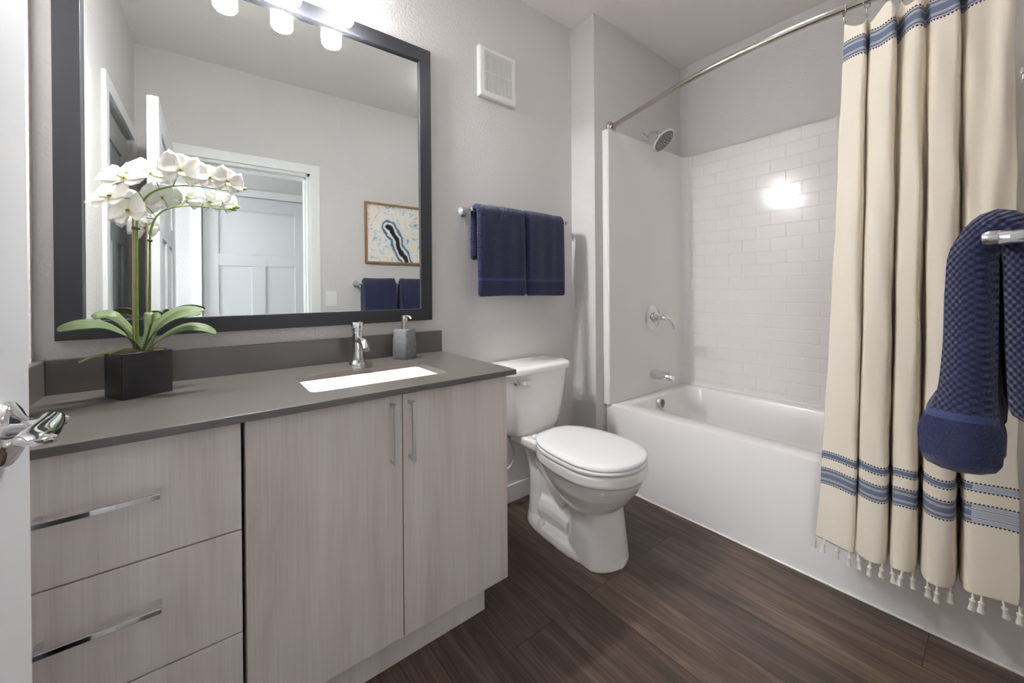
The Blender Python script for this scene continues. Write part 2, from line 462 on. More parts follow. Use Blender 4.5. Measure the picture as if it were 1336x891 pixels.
def shaker(mb, w, h, t, fx):
    """panelled door leaf: local u across 0..w, t through 0..t, z up; fx maps (u, d, z) to world"""
    st, tr = .115, .13
    def bx(u0, u1, d0, d1, z0, z1):
        P = [fx(u, d, z) for u, d, z in ((u0,d0,z0),(u1,d1,z1))]
        lo = [min(a, b) for a, b in zip(*P)]; hi = [max(a, b) for a, b in zip(*P)]
        mb.box(lo[0], hi[0], lo[1], hi[1], lo[2], hi[2])
    bx(0, st, 0, t, 0, h); bx(w - st, w, 0, t, 0, h)
    bx(st, w - st, 0, t, h - tr, h); bx(st, w - st, 0, t, 0, .22)
    bx(st, w - st, 0, t, 1.34, 1.45)
    bx(w/2 - .055, w/2 + .055, 0, t, .22, 1.34)
    bx(st, w - st, .010, t - .010, 1.45, h - tr)
    bx(st, w/2 - .055, .010, t - .010, .22, 1.34); bx(w/2 + .055, w - st, .010, t - .010, .22, 1.34)
    return mb

# bathroom door, standing open at right angles to the door wall, free edge towards the vanity
LF0, LF1, LX = -.045, .745, -.166
door1 = struct('door_1', shaker(MB(), LF1 - LF0, 1.975, .042, lambda u, d, z: (LX - d, LF0 + u, .012 + z)), M['door'], bevel=.0015)
RO = Vector((LX, .655, .932))
h = MB().lathe([(.0, 0), (.034, 0), (.0345, .004), (.032, .009), (.027, .012), (.018, .016), (.0135, .02), (.0125, .030), (0, .030)], RO, (1, 0, 0), 36)
ros = note(obj('door_rosette', h, M['chrome'], door1), 'round chrome rosette of the bathroom door lever')
def lever(z):
    # twisted blade: round at the hub, flattening and dipping towards the hinge side
    rings = []; N = 26
    for i in range(N):
        t = i / (N - 1)
        y = .668 - t * .138
        cz = z + .004 + .014 * t ** 1.2
        cx = LX + .034 + .016 * t
        ax = .0105 * (1 - t) + .0145 * t
        az = .0135 * (1 - t) + .0048 * t
        rot = -.5 * math.sin(t * PI)
        if t < .06: ax *= .6 + t * 6.6; az *= .6 + t * 6.6
        if t > .93: ax *= 1 - (t - .93) * 8; az *= 1 - (t - .93) * 8
        r = []
        for k in range(20):
            a = 2 * PI * k / 20; c, s_ = math.cos(a), math.sin(a)
            p = math.copysign(abs(c) ** .75, c) * ax; q = math.copysign(abs(s_) ** .75, s_) * az
            r.append((cx + p * math.cos(rot) - q * math.sin(rot), y, cz + p * math.sin(rot) + q * math.cos(rot)))
        rings.append(r)
    return MB().loft(rings)
lv = note(obj('door_lever', lever(.932), M['chrome'], door1, smooth=60), 'twisted chrome lever')
pb = MB().lathe([(.0, 0), (.0055, 0), (.0055, .0035), (.004, .005), (0, .005)], (LX + .043, .660, .937), (1, -.2, 0), 16)
obj('privacy_button', pb, M['chrome'], lv)
for hz in (.25, 1.0, 1.75):
    obj('hinge', MB().tube([(LX - .048, LF0 - .006, hz), (LX - .048, LF0 - .006, hz + .09)], .006, 10), M['handle'], door1)
# closet door in the left wall, closed
door2 = struct('door_2', shaker(MB(), CD1 - CD0, CDZ - .012, .035, lambda u, d, z: (XL - .022 - d, CD0 + u, .010 + z)), M['door'], bevel=.0015)
# hall door, closed
door3 = struct('door_3', shaker(MB(), .84, 1.985, .04, lambda u, d, z: (-.055 + u, YH - .02 - d, .010 + z)), M['door'], bevel=.0015)
for hz in (.3, 1.12, 1.66):
    obj('hinge', MB().tube([(.786, YH - .014, hz), (.786, YH - .014, hz + .10)], .007, 10), M['handle'], door3)

# fill lamp added on the bathroom ceiling, out of view, to lift the low areas
rl = thing('fill_ceiling_light', 'added round flush fill lamp on the ceiling over the toilet and tub', 'lamp', (1.37, .58, ZC - .06))
obj('fill_lamp_base', MB().lathe([(0, 0), (.125, 0), (.125, -.02), (0, -.02)], (1.37, .58, ZC), seg=40), M['white'], rl)
obj('fill_diffuser', MB().lathe([(0, 0), (.115, 0), (.110, -.025), (.08, -.042), (0, -.05)], (1.37, .58, ZC - .02), seg=40), M['room_fill'], rl)

# light switch
sw = thing('light_switch', 'white rocker light switch on the wall beside the doorway, seen in the mirror', 'switch', (.74, YF, .985))
obj('switch_plate', box(.702, .778, YF, YF + .006, .985, 1.10), M['white'], sw, bevel=.002)
obj('rocker', box(.723, .757, YF + .006, YF + .010, 1.008, 1.077), M['white'], sw, bevel=.002)

# ------------------------------------------------------------------ vanity
CZ0, CZ1 = .793, .811                     # countertop
VF, VR = 1.075, .822                      # door fronts, right side
XD = .071
def carc(x0, x1, pr):
    mb = MB().box(x0, x1, VF + .022, YB - .004, .093, CZ0 - .0005)
    return obj('carcass', mb, M['wood'], pr, bevel=.001)
dc = thing('drawer_cabinet', 'pale ash vanity cabinet with three wide drawers, left of the sink doors', 'cabinet', ((XL + XD)/2, 1.33, 0))
carc(XL + .004, XD - .004, dc)
obj('toe_kick', box(XL + .004, XD - .004, 1.107, 1.122, 0, .093), M['wood'], dc)
def bar_handle(parent, p0, p1, name='handle'):
    """square bar standing off the front, p0/p1 its ends (x, z)"""
    mb = MB(); y0, y1 = VF - .036, VF - .026; e = .005
    (x0, z0), (x1, z1) = p0, p1
    mb.box(min(x0,x1) - (e if x0 == x1 else 0), max(x0,x1) + (e if x0 == x1 else 0), y0, y1, min(z0,z1) - (e if z0 == z1 else 0), max(z0,z1) + (e if z0 == z1 else 0))
    for x, z in (p0, p1):
        if x0 == x1: s = 1 if z == min(z0, z1) else -1; mb.box(x - e, x + e, y1, VF, *sorted((z, z + s * .010)))
        else: s = 1 if x == min(x0, x1) else -1; mb.box(*sorted((x, x + s * .010)), y1, VF, z - e, z + e)
    return obj(name, mb, M['handle'] if x0 == x1 else M['chrome'], parent, bevel=.001)
for z0, z1, hz in ((.547, CZ0 - .004, .678), (.316, .544, .452), (.096, .313, .226)):
    d = obj('drawer', box(XL + .006, XD - .003, VF, VF + .019, z0, z1), M['wood'], dc, bevel=.0012)
    bar_handle(d, (-.235, hz), (-.066, hz))
sk = thing('sink_cabinet', 'pale ash vanity cabinet with two tall doors under the sink', 'cabinet', ((XD + VR)/2, 1.33, 0))
carc(XD + .004, VR, sk)
obj('toe_kick', MB().box(XD + .004, .746, 1.107, 1.122, 0, .093).box(.731, .746, 1.122, YB - .004, 0, .093), M['wood'], sk)
for x0, x1, hx in ((XD + .005, .4465, .416), (.4495, VR, .469)):
    d = obj('door', box(x0, x1, VF, VF + .019, .093, CZ0 - .004), M['wood'], sk, bevel=.0012)
    bar_handle(d, (hx, .600), (hx, .767))

# countertop with a sink cut-out
def slab_hole(x0, x1, y0, y1, hole, z0, z1):
    mb = MB(); bm = mb.bm
    outer = [bm.verts.new(p) for p in ((x0,y0,z0),(x1,y0,z0),(x1,y1,z0),(x0,y1,z0))]
    inner = [bm.verts.new(p) for p in hole]
    ed = [bm.edges.new((l[i], l[(i+1) % len(l)])) for l in (outer, inner) for i in range(len(l))]
    g = bmesh.ops.triangle_fill(bm, use_beauty=True, use_dissolve=False, edges=ed)
    fs = [f for f in bm.faces]
    ex = bmesh.ops.extrude_face_region(bm, geom=fs)
    for v in [e for e in ex['geom'] if isinstance(e, bmesh.types.BMVert)]: v.co.z = z1
    return mb
SKX, SKY, SHX, SHY = .434, 1.275, .206, .125
ct = obj('countertop', slab_hole(XL + .002, .8405, 1.043, YB - .001, rrect(SKX, SKY, SHX, SHY, .025, CZ0), CZ0, CZ1), M['counter'], bevel=.0015)
tag(ct, 'dark grey quartz countertop over the pale vanity cabinets', 'countertop')
tag(obj('backsplash', box(XL + .022, .8405, 1.569, YB - .001, CZ1, .903), M['counter'], bevel=.0015), 'long dark grey quartz backsplash under the mirror', 'backsplash')
tag(obj('side_splash', box(XL + .002, XL + .022, 1.06, YB - .001, CZ1, .903), M['counter'], bevel=.0015), 'short dark grey quartz side splash on the left wall', 'backsplash')

# undermount sink
rings = [rrect(SKX, SKY, SHX + .02, SHY + .02, .04, CZ0 - .012), rrect(SKX, SKY, SHX + .02, SHY + .02, .04, CZ0 - .0008),
         rrect(SKX, SKY, SHX + .004, SHY + .004, .03, CZ0 - .0008), rrect(SKX, SKY, SHX - .004, SHY - .004, .03, CZ0 - .012),
         rrect(SKX, SKY, SHX - .02, SHY - .012, .05, CZ0 - .09), rrect(SKX, SKY, SHX - .05, SHY - .03, .06, CZ0 - .115),
         rrect(SKX, SKY + .01, .02, .02, .019, CZ0 - .125)]
outer = [rrect(SKX, SKY + .01, .03, .03, .029, CZ0 - .14), rrect(SKX, SKY, SHX - .04, SHY - .02, .06, CZ0 - .13), rrect(SKX, SKY, SHX - .008, SHY, .05, CZ0 - .095)]
sink = thing('sink', 'white rectangular undermount sink set into the grey countertop', 'sink', (SKX, SKY, CZ0 - .14))
obj('basin', MB().loft(outer + rings), M['basin'], sink, smooth=50)
obj('drain', MB().lathe([(0, 0), (.021, 0), (.021, .003), (.015, .004), (0, .002)], (SKX, SKY + .01, CZ0 - .1248)), M['chrome'], sink)

# faucet
FX, FY = .449, 1.485
fa = thing('faucet', 'chrome single-hole faucet standing behind the sink', 'faucet', (FX, FY, CZ1))
obj('base_ring', MB().lathe([(0, 0), (.030, 0), (.030, .004), (.027, .010), (.0225, .018), (0, .018)], (FX, FY, CZ1)), M['chrome'], fa)
obj('body', MB().lathe([(0, .016), (.0225, .016), (.0205, .05), (.0200, .118), (.0185, .120), (.0185, .1235), (0, .1235)], (FX, FY, CZ1)), M['chrome'], fa)
obj('handle', MB().lathe([(0, .1235), (.0215, .1235), (.022, .128), (.022, .152), (.0205, .156), (0, .157)], (FX, FY, CZ1)).box(FX - .004, FX + .004, FY - .030, FY + .004, CZ1 + .153, CZ1 + .159), M['chrome'], fa, bevel=.001)
obj('spout', MB().tube(cr([(FX, FY - .004, CZ1 + .088), (FX + .001, FY - .035, CZ1 + .092), (FX + .002, FY - .068, CZ1 + .084), (FX + .002, FY - .088, CZ1 + .064)], 5), .0135, 18), M['chrome'], fa)

# soap dispenser: stone block on a slight turn
so = thing('soap_dispenser', 'blue-grey stone soap dispenser with metal pump, right of the faucet', 'soap dispenser', (.637, 1.502, CZ1))
def turned(hx, hy, r, z, a, cx=.637, cy=1.502):
    return [Vector((cx + p.x*math.cos(a) - p.y*math.sin(a), cy + p.x*math.sin(a) + p.y*math.cos(a), z)) for p in rrect(0, 0, hx, hy, r, 0)]
A = math.radians(28)
obj('stone_bottle', MB().loft([turned(.031, .031, .004, CZ1, A), turned(.034, .034, .006, CZ1 + .006, A), turned(.0335, .0335, .006, CZ1 + .06, A), turned(.031, .031, .006, CZ1 + .112, A), turned(.029, .029, .005, CZ1 + .116, A)]), M['stone'], so)
obj('pump', MB().lathe([(0, .116), (.013, .116), (.013, .128), (.010, .130), (.010, .140), (.012, .142), (.0125, .165), (.0135, .167), (.0135, .172), (0, .172)], (.637, 1.502, CZ1)).tube([(.637, 1.502, CZ1 + .168), (.645, 1.475, CZ1 + .167), (.648, 1.465, CZ1 + .160)], .0045, 10), M['nickel'], so)

# ------------------------------------------------------------------ wall mirror
mi = thing('wall_mirror', 'large rectangular mirror in a wide charcoal frame above the vanity', 'mirror', (.243, YB, .953))
MX0, MX1, MZ0, MZ1 = -.304, .790, .953, 2.118
IX0, IX1, IZ0, IZ1 = -.252, .738, 1.003, 2.062
fr = MB()
def ringf(x0, x1, z0, z1, y): return [(x0, y, z0), (x1, y, z0), (x1, y, z1), (x0, y, z1)]
fr.loft([ringf(MX0, MX1, MZ0, MZ1, YB), ringf(MX0, MX1, MZ0, MZ1, 1.560), ringf(IX0, IX1, IZ0, IZ1, 1.560), ringf(IX0 , IX1, IZ0, IZ1, 1.586), ringf(MX0 + .01, MX1 - .01, MZ0 + .01, MZ1 - .01, YB), ringf(MX0, MX1, MZ0, MZ1, YB)], cap=False)
bmesh.ops.remove_doubles(fr.bm, verts=fr.bm.verts, dist=1e-5)
obj('frame', fr, M['frame'], mi, bevel=.0012, smooth=30)
# the pane sits a hair out of true inside the frame
EPS, DEL = -.012, -.005
yp = lambda x, z: 1.5762 + (x - .243) * math.tan(EPS) * 1 - (z - 1.54) * math.tan(DEL)
g = MB()
a = [(x, yp(x, z), z) for x, z in ((IX0 - .004, IZ0 - .004), (IX1 + .004, IZ0 - .004), (IX1 + .004, IZ1 + .004), (IX0 - .004, IZ1 + .004))]
g.loft([a, [(x, y + .002, z) for x, y, z in a]])
note(obj('mirror_glass', g, M['mirror'], mi, smooth=0), 'silvered mirror glass')

# vanity light
vl = thing('vanity_light', 'wall light bar with three glowing white glass shades over the mirror', 'lamp', (.24, YB, 2.05))
obj('backplate', box(.0, .48, 1.565, YB, 2.235, 2.305), M['nickel'], vl, bevel=.004)
for x in (.07, .24, .41):
    yy = 1.492
    obj('arm', MB().tube([(x, 1.567, 2.27), (x, yy, 2.27), (x, yy, 2.245)], .006, 10).lathe([(0, 0), (.014, 0), (.014, .02), (0, .02)], (x, yy, 2.233)), M['nickel'], vl)
    obj('glass_shade', MB().lathe([(.0345, .012), (.036, .024), (.036, .165), (.0345, .165), (.0345, .014), (.0345, .012)], (x, yy, 2.048), seg=40, cap=False), M['shade'], vl, smooth=60)
    obj('shade_end', MB().lathe([(0, 0), (.022, .0), (.030, .004), (.0345, .012), (.0343, .016), (0, .016)], (x, yy, 2.048), seg=40), M['cap'], vl, smooth=60)
    obj('bulb', MB().lathe([(0, 0), (.012, .003), (.020, .012), (.022, .022), (.019, .034), (.012, .046), (.010, .07), (0, .07)], (x, yy, 2.165), seg=24), M['bulb'], vl, smooth=60)

# exhaust vent grille
ve = thing('vent_grille', 'square white exhaust vent cover with upright slots high on the wall', 'vent', (1.16, YB, 2.014))
VX0, VX1, VZ0, VZ1, VY = 1.05, 1.274, 2.014, 2.258, 1.567
fm = MB().loft([ringf(VX0, VX1, VZ0, VZ1, YB), ringf(VX0, VX1, VZ0, VZ1, VY + .006), ringf(VX0 + .006, VX1 - .006, VZ0 + .006, VZ1 - .006, VY), ringf(VX0 + .032, VX1 - .026, VZ0 + .030, VZ1 - .020, VY), ringf(VX0 + .032, VX1 - .026, VZ0 + .030, VZ1 - .020, YB)], cap=False)
obj('cover', fm, M['white'], ve, bevel=.002)
obj('duct_back', box(VX0 + .03, VX1 - .024, YB - .004, YB, VZ0 + .028, VZ1 - .018), M['slot'], ve)
gb = MB(); n = 20; x0, x1 = VX0 + .032, VX1 - .026
for k in range(n):
    x = x0 + (k + .5) * (x1 - x0) / n
    gb.box(x - .0026, x + .0026, VY + .001, VY + .0045, VZ0 + .029, VZ1 - .019)
gb.box(x0, x1, VY + .0005, VY + .0045, 2.137, 2.141)
obj('grille', gb, M['white'], ve)

# ------------------------------------------------------------------ towel bars and towels
def towel_bar(label, x0, x1, y_wall, sgn, y_bar, z, post=True):
    t = thing('towel_bar', label, 'towel bar', ((x0 + x1)/2, y_wall, z - .025))
    obj('bar', MB().tube([(x0, y_bar, z), (x1, y_bar, z)], .0085, 16), M['chrome'], t)
    L = abs(y_bar - y_wall)
    for x in (x0, x1):
        obj('post', MB().lathe([(0, 0), (.025, 0), (.025, .005), (.021, .010), (.013, .016), (.010, .024), (.010, L - .012), (.0115, L - .004), (.0115, L + .006), (.008, L + .013), (0, L + .015)], (x, y_wall, z), (0, sgn, 0), 24), M['chrome'], t)
    return t
towel_bar('chrome towel bar above the toilet holding two navy hand towels', .962, 1.575, YB, -1, YB - .072, 1.447)
YBAR2, ZBAR2 = .014, 1.152
towel_bar('chrome towel bar on the door wall, its post end showing at the right edge', .922, 1.53, YF, 1, YBAR2, ZBAR2)

def drape(name, path, thick, x0, x1, mat, label, group, nx=22, wob=.0025, seed=0, flare=None):
    """towel hung over a bar running along X: path = centre line in (y, z) from front hem over the bar to the back hem, thick per point"""
    rnd = random.Random(seed); ph = [rnd.uniform(0, 6.28) for _ in range(4)]
    P = cr([(0, y, z) for y, z in path], 6); n = len(P)
    TH_ = [p.x for p in cr([(t, 0, 0) for t in thick], 6)]
    loop_o, loop_i = [], []
    for i, p in enumerate(P):
        t = (P[min(i+1, n-1)] - P[max(i-1, 0)]).normalized(); nr = Vector((0, -t.z, t.y))
        loop_o.append(p + nr * TH_[i] / 2); loop_i.append(p - nr * TH_[i] / 2)
    # rounded hems
    def end(a, b, th, q0, q1):
        d = (a - b).normalized()
        return [a + (q0 - a) * math.cos(w_) + d * min(th * .5, .020) * math.sin(w_) if w_ <= PI/2 else a - (q1 - a) * math.cos(w_) + d * min(th * .5, .020) * math.sin(w_) for w_ in (PI*.17, PI*.34, PI*.5, PI*.66, PI*.83)]
    ring0 = loop_o + end(P[-1], P[-2], TH_[-1], loop_o[-1], loop_i[-1]) + list(reversed(loop_i)) + end(P[0], P[1], TH_[0], loop_i[0], loop_o[0])
    cen = P + [P[-1]] * 5 + list(reversed(P)) + [P[0]] * 5
    rings = []
    for k in range(nx + 1):
        f = k / nx; x = x0 + (x1 - x0) * f
        e = min(f, 1 - f) * (x1 - x0)
        s = math.sqrt(max(0, 1 - (1 - min(e / .010, 1)) ** 2)) * .75 + .25
        r = []
        for q, c in zip(ring0, cen):
            drop = 1 - (q.z - P[0].z) / (max(p.z for p in P) - P[0].z + 1e-6)
            dx = 0
            if flare: dx = (f - .5) * flare * max(0, drop - .55)
            v = c + (q - c) * s
            v = Vector((x + dx, v.y + wob * drop * math.sin(f * 7 + ph[0] + q.z * 9) + wob * .5 * math.sin(f * 19 + ph[1]), v.z + wob * .6 * math.sin(f * 5 + ph[2])))
            r.append(v)
        rings.append(r)
    o = obj(name, MB().loft(rings), mat, smooth=70)
    return tag(o, label, 'towel', group)

zb = 1.447; yb = YB - .072
mt1 = m_towel('navy_waffle_towel', .085, .010, 1.2)
def bw_path(front, back, of=.026):
    return [(yb - of, front), (yb - of, (front + zb) / 2), (yb - of + .002, zb - .03), (yb - of + .008, zb + .008), (yb, zb + .020), (yb + of - .010, zb + .008), (yb + of - .004, zb - .03), (yb + of, (back + zb) / 2), (yb + of, back)]
drape('hand_towel', bw_path(1.064, 1.235, .030), [.024] * 9, .978, 1.258, mt1, 'folded navy hand towel nearest the mirror on the bar above the toilet', 'navy towels on the bar above the toilet', seed=1)
drape('hand_towel', bw_path(1.062, 1.10, .030), [.024] * 9, 1.266, 1.532, mt1, 'folded navy hand towel nearest the tub on the bar above the toilet', 'navy towels on the bar above the toilet', seed=2)
mt2 = m_towel('navy_honeycomb_towel', .10, .012, 1.3)
p2 = [(.052, .800), (.054, .845), (.048, .895), (.044, .98), (.041, 1.08), (.037, 1.135), (.013, 1.176), (-.014, 1.135), (-.021, 1.06), (-.023, .97), (-.023, .895)]
t2 = [.086, .092, .066, .058, .056, .052, .044, .052, .060, .062, .056]
drape('bath_towel', p2, t2, .944, 1.207, mt2, 'thick navy waffle towel hanging in front of the curtain at the right edge', 'navy towels on the door wall bar', wob=.003, seed=3)
drape('bath_towel', p2, t2, 1.240, 1.495, mt2, 'navy waffle towel nearer the tub on the door wall bar, seen in the mirror', 'navy towels on the door wall bar', wob=.003, seed=4)

# framed print on the door wall
pf = thing('picture_frame', 'framed blue and white abstract stone print on the door wall, seen in the mirror', 'picture', (1.245, YF, 1.32))
PX0, PX1, PZ0, PZ1 = .992, 1.50, 1.32, 1.815
obj('frame', MB().loft([ringf(PX0, PX1, PZ0, PZ1, YF), ringf(PX0, PX1, PZ0, PZ1, YF + .028), ringf(PX0 + .016, PX1 - .016, PZ0 + .016, PZ1 - .016, YF + .028), ringf(PX0 + .016, PX1 - .016, PZ0 + .016, PZ1 - .016, YF)], cap=False), M['oak'], pf, bevel=.001)
art = obj('print', box(PX0 + .015, PX1 - .015, YF + .002, YF + .012, PZ0 + .015, PZ1 - .015), M['art'], pf)
# robe hook
rh = thing('robe_hook', 'small chrome robe hook on the door wall above the hanging navy towel', 'hook', (1.62, YF, 1.58))
obj('hook_plate', box(1.60, 1.64, YF, YF + .008, 1.585, 1.625), M['chrome'], rh, bevel=.002)
obj('hook_arm', box(1.61, 1.63, YF + .008, YF + .058, 1.595, 1.611).box(1.61, 1.63, YF + .046, YF + .060, 1.611, 1.628), M['chrome'], rh, bevel=.003)

# ------------------------------------------------------------------ toilet
TX = 1.272
to = thing('toilet', 'white two-piece toilet with closed lid between vanity and tub', 'toilet', (TX, 1.25, 0))
def egg(z, yf, yr, hw, sq=.0, n=96, k=.42):
    """elongated outline: front tip at yf, rear yr, widest hw; flat-ish rear"""
    out = []; L = yr - yf; ym = yf + L * (1 - k) * .62
    for i in range(n):
        a = 2 * PI * i / n; c, s = math.cos(a), math.sin(a)
        if s < 0: y = ym + (ym - yf) * s; x = hw * math.copysign(abs(c) ** .96, c)
        else:
            y = ym + (yr - ym) * math.copysign(abs(s) ** (1 - sq * .45), s); x = hw * math.copysign(abs(c) ** (1 - sq * .55), c)
        out.append(Vector((TX + x, y, z)))
    return out
b = MB()
# foot flange
b.loft([egg(.0, .930, 1.44, .118, .7), egg(.012, .930, 1.44, .118, .7), egg(.03, .938, 1.43, .112, .7), egg(.038, .95, 1.42, .10, .7)])
# front column
b.loft([egg(.0, .934, 1.17, .113, .55), egg(.02, .937, 1.17, .112, .55), egg(.10, .948, 1.16, .108, .6), egg(.19, .960, 1.155, .105, .6), egg(.25, .962, 1.17, .110, .6), egg(.30, .95, 1.2, .12, .5)])
# bowl underside
b.loft([egg(.185, 1.0, 1.17, .085, .2), egg(.215, .958, 1.225, .122, .2), egg(.25, .922, 1.265, .145, .2), egg(.29, .893, 1.30, .162, .2), egg(.325, .876, 1.33, .171, .2), egg(.352, .868, 1.34, .175, .2), egg(.36, .868, 1.34, .176, .2)])
# rim with deck
b.loft([egg(.352, .858, 1.36, .183, .2), egg(.358, .855, 1.36, .186, .2), egg(.392, .857, 1.36, .184, .2), egg(.398, .862, 1.36, .180, .2)])
b.loft([[Vector((TX + s * w_, y, z)) for s, y in ((-1, 1.18), (1, 1.18), (1.0, 1.50), (-1.0, 1.50))] for z, w_ in ((.345, .095), (.362, .108), (.392, .110), (.398, .106))])
# body behind the column and trapway
b.loft([rrect(TX, 1.27, .042, .14, .04, z) for z in (.02, .12, .24, .355)])
b.tube(cr([(TX, 1.385, .02), (TX, 1.39, .10), (TX, 1.395, .20), (TX, 1.41, .28), (TX, 1.43, .36)], 5), [.074, .070, .067, .064, .062, .060, .058, .057, .056, .056, .056, .056, .056, .057, .058, .060, .062, .065, .068, .071, .074], 20)
b.tube(cr([(TX, 1.19, .15), (TX, 1.25, .20), (TX, 1.31, .27), (TX, 1.37, .30)], 5), .064, 20)
b.tube(cr([(TX, 1.16, .075), (TX, 1.24, .085), (TX, 1.34, .08)], 5), .076, 20)
bowl = obj('bowl', b, M['porcelain'], to, smooth=0, mods=[('REMESH', dict(mode='VOXEL', voxel_size=.0042, use_smooth_shade=True)), ('SMOOTH', dict(factor=.5, iterations=7))])
# seat and lid
obj('seat', MB().loft([egg(.399, .861, 1.335, .181, .5), egg(.402, .857, 1.338, .184, .5), egg(.412, .857, 1.338, .184, .5), egg(.4155, .861, 1.335, .181, .5)]), M['seat'], to, smooth=60)
obj('lid', MB().loft([egg(.417, .863, 1.335, .179, .5), egg(.419, .859, 1.338, .182, .5), egg(.427, .859, 1.338, .182, .5), egg(.433, .866, 1.332, .176, .5), egg(.4375, .90, 1.305, .148, .5), egg(.439, .98, 1.24, .09, .5)]), M['seat'], to, smooth=60)
for s in (-1, 1):
    obj('seat_hinge', MB().lathe([(0, 0), (.014, 0), (.014, .012), (.010, .016), (0, .016)], (TX + s * .075, 1.352, .398), seg=18), M['seat'], to)
    obj('bolt_cap', MB().lathe([(0, 0), (.017, 0), (.016, .012), (.011, .019), (0, .022)], (TX + s * .087, 1.30, .033), seg=18), M['seat'], to)
def tank_ring(z, hw, yf, bow=.022, yr=1.572, n=12, r=.03):
    out = []
    for i in range(n + 1):
        u = -1 + 2 * i / n
        out.append(Vector((TX + u * hw * (1 - .0), yf + bow * abs(u) ** 2.4 + (r * .6 if abs(u) == 1 else 0), z)))
    out[0].x += .0; L = [Vector((TX + hw + .004, yf + bow + r * 1.6, z)), Vector((TX + hw, yr - .015, z)), Vector((TX + hw - .015, yr, z)), Vector((TX - hw + .015, yr, z)), Vector((TX - hw, yr - .015, z)), Vector((TX - hw - .004, yf + bow + r * 1.6, z))]
    return out + L
tk = MB().loft([tank_ring(.392, .135, 1.415), tank_ring(.400, .150, 1.403), tank_ring(.43, .160, 1.397), tank_ring(.52, .178, 1.388), tank_ring(.62, .193, 1.380), tank_ring(.688, .202, 1.376)])
obj('tank', tk, M['porcelain'], to, smooth=50)
ld = MB().loft([tank_ring(.688, .208, 1.368), tank_ring(.691, .213, 1.362), tank_ring(.712, .214, 1.361), tank_ring(.721, .209, 1.367), tank_ring(.726, .192, 1.39)])
obj('tank_lid', ld, M['porcelain'], to, smooth=50)
fh = MB().lathe([(0, 0), (.014, 0), (.013, .008), (.008, .011), (.008, .018), (0, .018)], (1.118, 1.392, .660), (0, -1, 0), 18)
fh.loft([[(1.112 + t * .075, 1.374 - .006 * math.sin(t * 3) + (.006 if q in (1, 2) else 0), .660 - t * .010 + (w_ if q < 2 else -w_)) for q in range(4)] for t, w_ in ((0, .007), (.25, .0065), (.6, .010), (.9, .013), (1, .010))])
note(obj('flush_handle', fh, M['chrome'], to, smooth=60), 'chrome flush handle')
# water supply
ws = thing('water_supply_valve', 'chrome shut-off valve with braided hose on the wall behind the toilet', 'valve', (1.155, YB, .10))
obj('valve', MB().lathe([(0, 0), (.024, 0), (.022, .006), (.009, .008), (.009, .05), (0, .05)], (1.155, YB, .17), (0, -1, 0), 20).lathe([(0, -.012), (.012, -.012), (.012, .03), (0, .03)], (1.155, YB - .05, .17), seg=14), M['chrome'], ws)
obj('hose', MB().tube(cr([(1.155, YB - .05, .195), (1.20, YB - .055, .215), (1.215, YB - .06, .275), (1.195, YB - .065, .33), (1.178, YB - .07, .365), (1.176, YB - .075, .392)], 6), .006, 10), M['braid'], ws)
obj('hose_nut', MB().lathe([(0, 0), (.016, 0), (.018, .016), (.018, .03), (0, .03)], (1.176, YB - .075, .364), seg=8), M['chrome'], ws)

# ------------------------------------------------------------------ bathtub and surround
XA, ZR = 1.782, .44
BY0, BY1 = YF + .003, YJ - .003
tub = thing('bathtub', 'white alcove bathtub with a flat front apron', 'bathtub', ((XA + XR)/2, .67, 0))
cx, cy = (XA + XR)/2, (BY0 + BY1)/2; hx, hy = (XR - .003 - XA)/2, (BY1 - BY0)/2
ocx = (XA + XR - .003)/2
R0 = [rrect(ocx, cy, hx, hy, .012, 0, 6), rrect(ocx, cy, hx, hy, .012, ZR - .012, 6), rrect(ocx, cy, hx - .003, hy - .003, .012, ZR - .003, 6), rrect(ocx, cy, hx - .012, hy - .012, .012, ZR, 6)]
icx = (1.900 + 2.55)/2; ihx = (2.55 - 1.900)/2; iy0, iy1 = BY0 + .13, 1.318; icy = (iy0 + iy1)/2; ihy = (iy1 - iy0)/2
R1 = [rrect(icx, icy, ihx + .012, ihy + .012, .075, ZR, 6), rrect(icx, icy, ihx + .003, ihy + .003, .07, ZR - .004, 6), rrect(icx, icy, ihx - .004, ihy - .004, .07, ZR - .015, 6),
      rrect(icx, icy - .01, ihx - .03, ihy - .035, .08, .25, 6), rrect(icx, icy - .02, ihx - .05, ihy - .075, .10, .12, 6), rrect(icx, icy - .02, ihx - .09, ihy - .12, .10, .085, 6), rrect(icx, icy - .02, .1, .1, .08, .08, 6)]
obj('tub_body', MB().loft(R0 + R1), M['acrylic'], tub, smooth=45)
obj('overflow_plate', MB().lathe([(0, 0), (.032, 0), (.033, .012), (.030, .018), (.027, .020), (0, .020)], (2.148, 1.305, .402), (0, -1, .09), 28), M['handle'], tub)
og = MB()
for k in range(7):
    z = .402 - .021 + k * .007; hw = math.sqrt(max(.0001, .022 ** 2 - (z - .402) ** 2))
    og.box(2.148 - hw, 2.148 + hw, 1.2815, 1.290, z - .0012, z + .0012)
obj('overflow_grate', og, M['dark_gap'], tub)
tag(obj('caulk_line', box(XA - .006, XA + .001, YF + .02, YJ - .003, 0, .006), M['caulk'], bevel=.002), 'thin white caulk line along the foot of the tub apron', 'caulk')

su = thing('shower_surround', 'glossy white moulded subway tile surround above the tub', 'shower surround', (2.2, .67, ZR))
ZT = 1.967; XS = 1.768
Y1 = 1.377; Y0 = -.008; XB = 2.582
obj('back_panel', box(XB, XR - .001, Y0 - .04, Y1 + .03, ZR + .0005, ZT), M['tile'], su, bevel=.004)
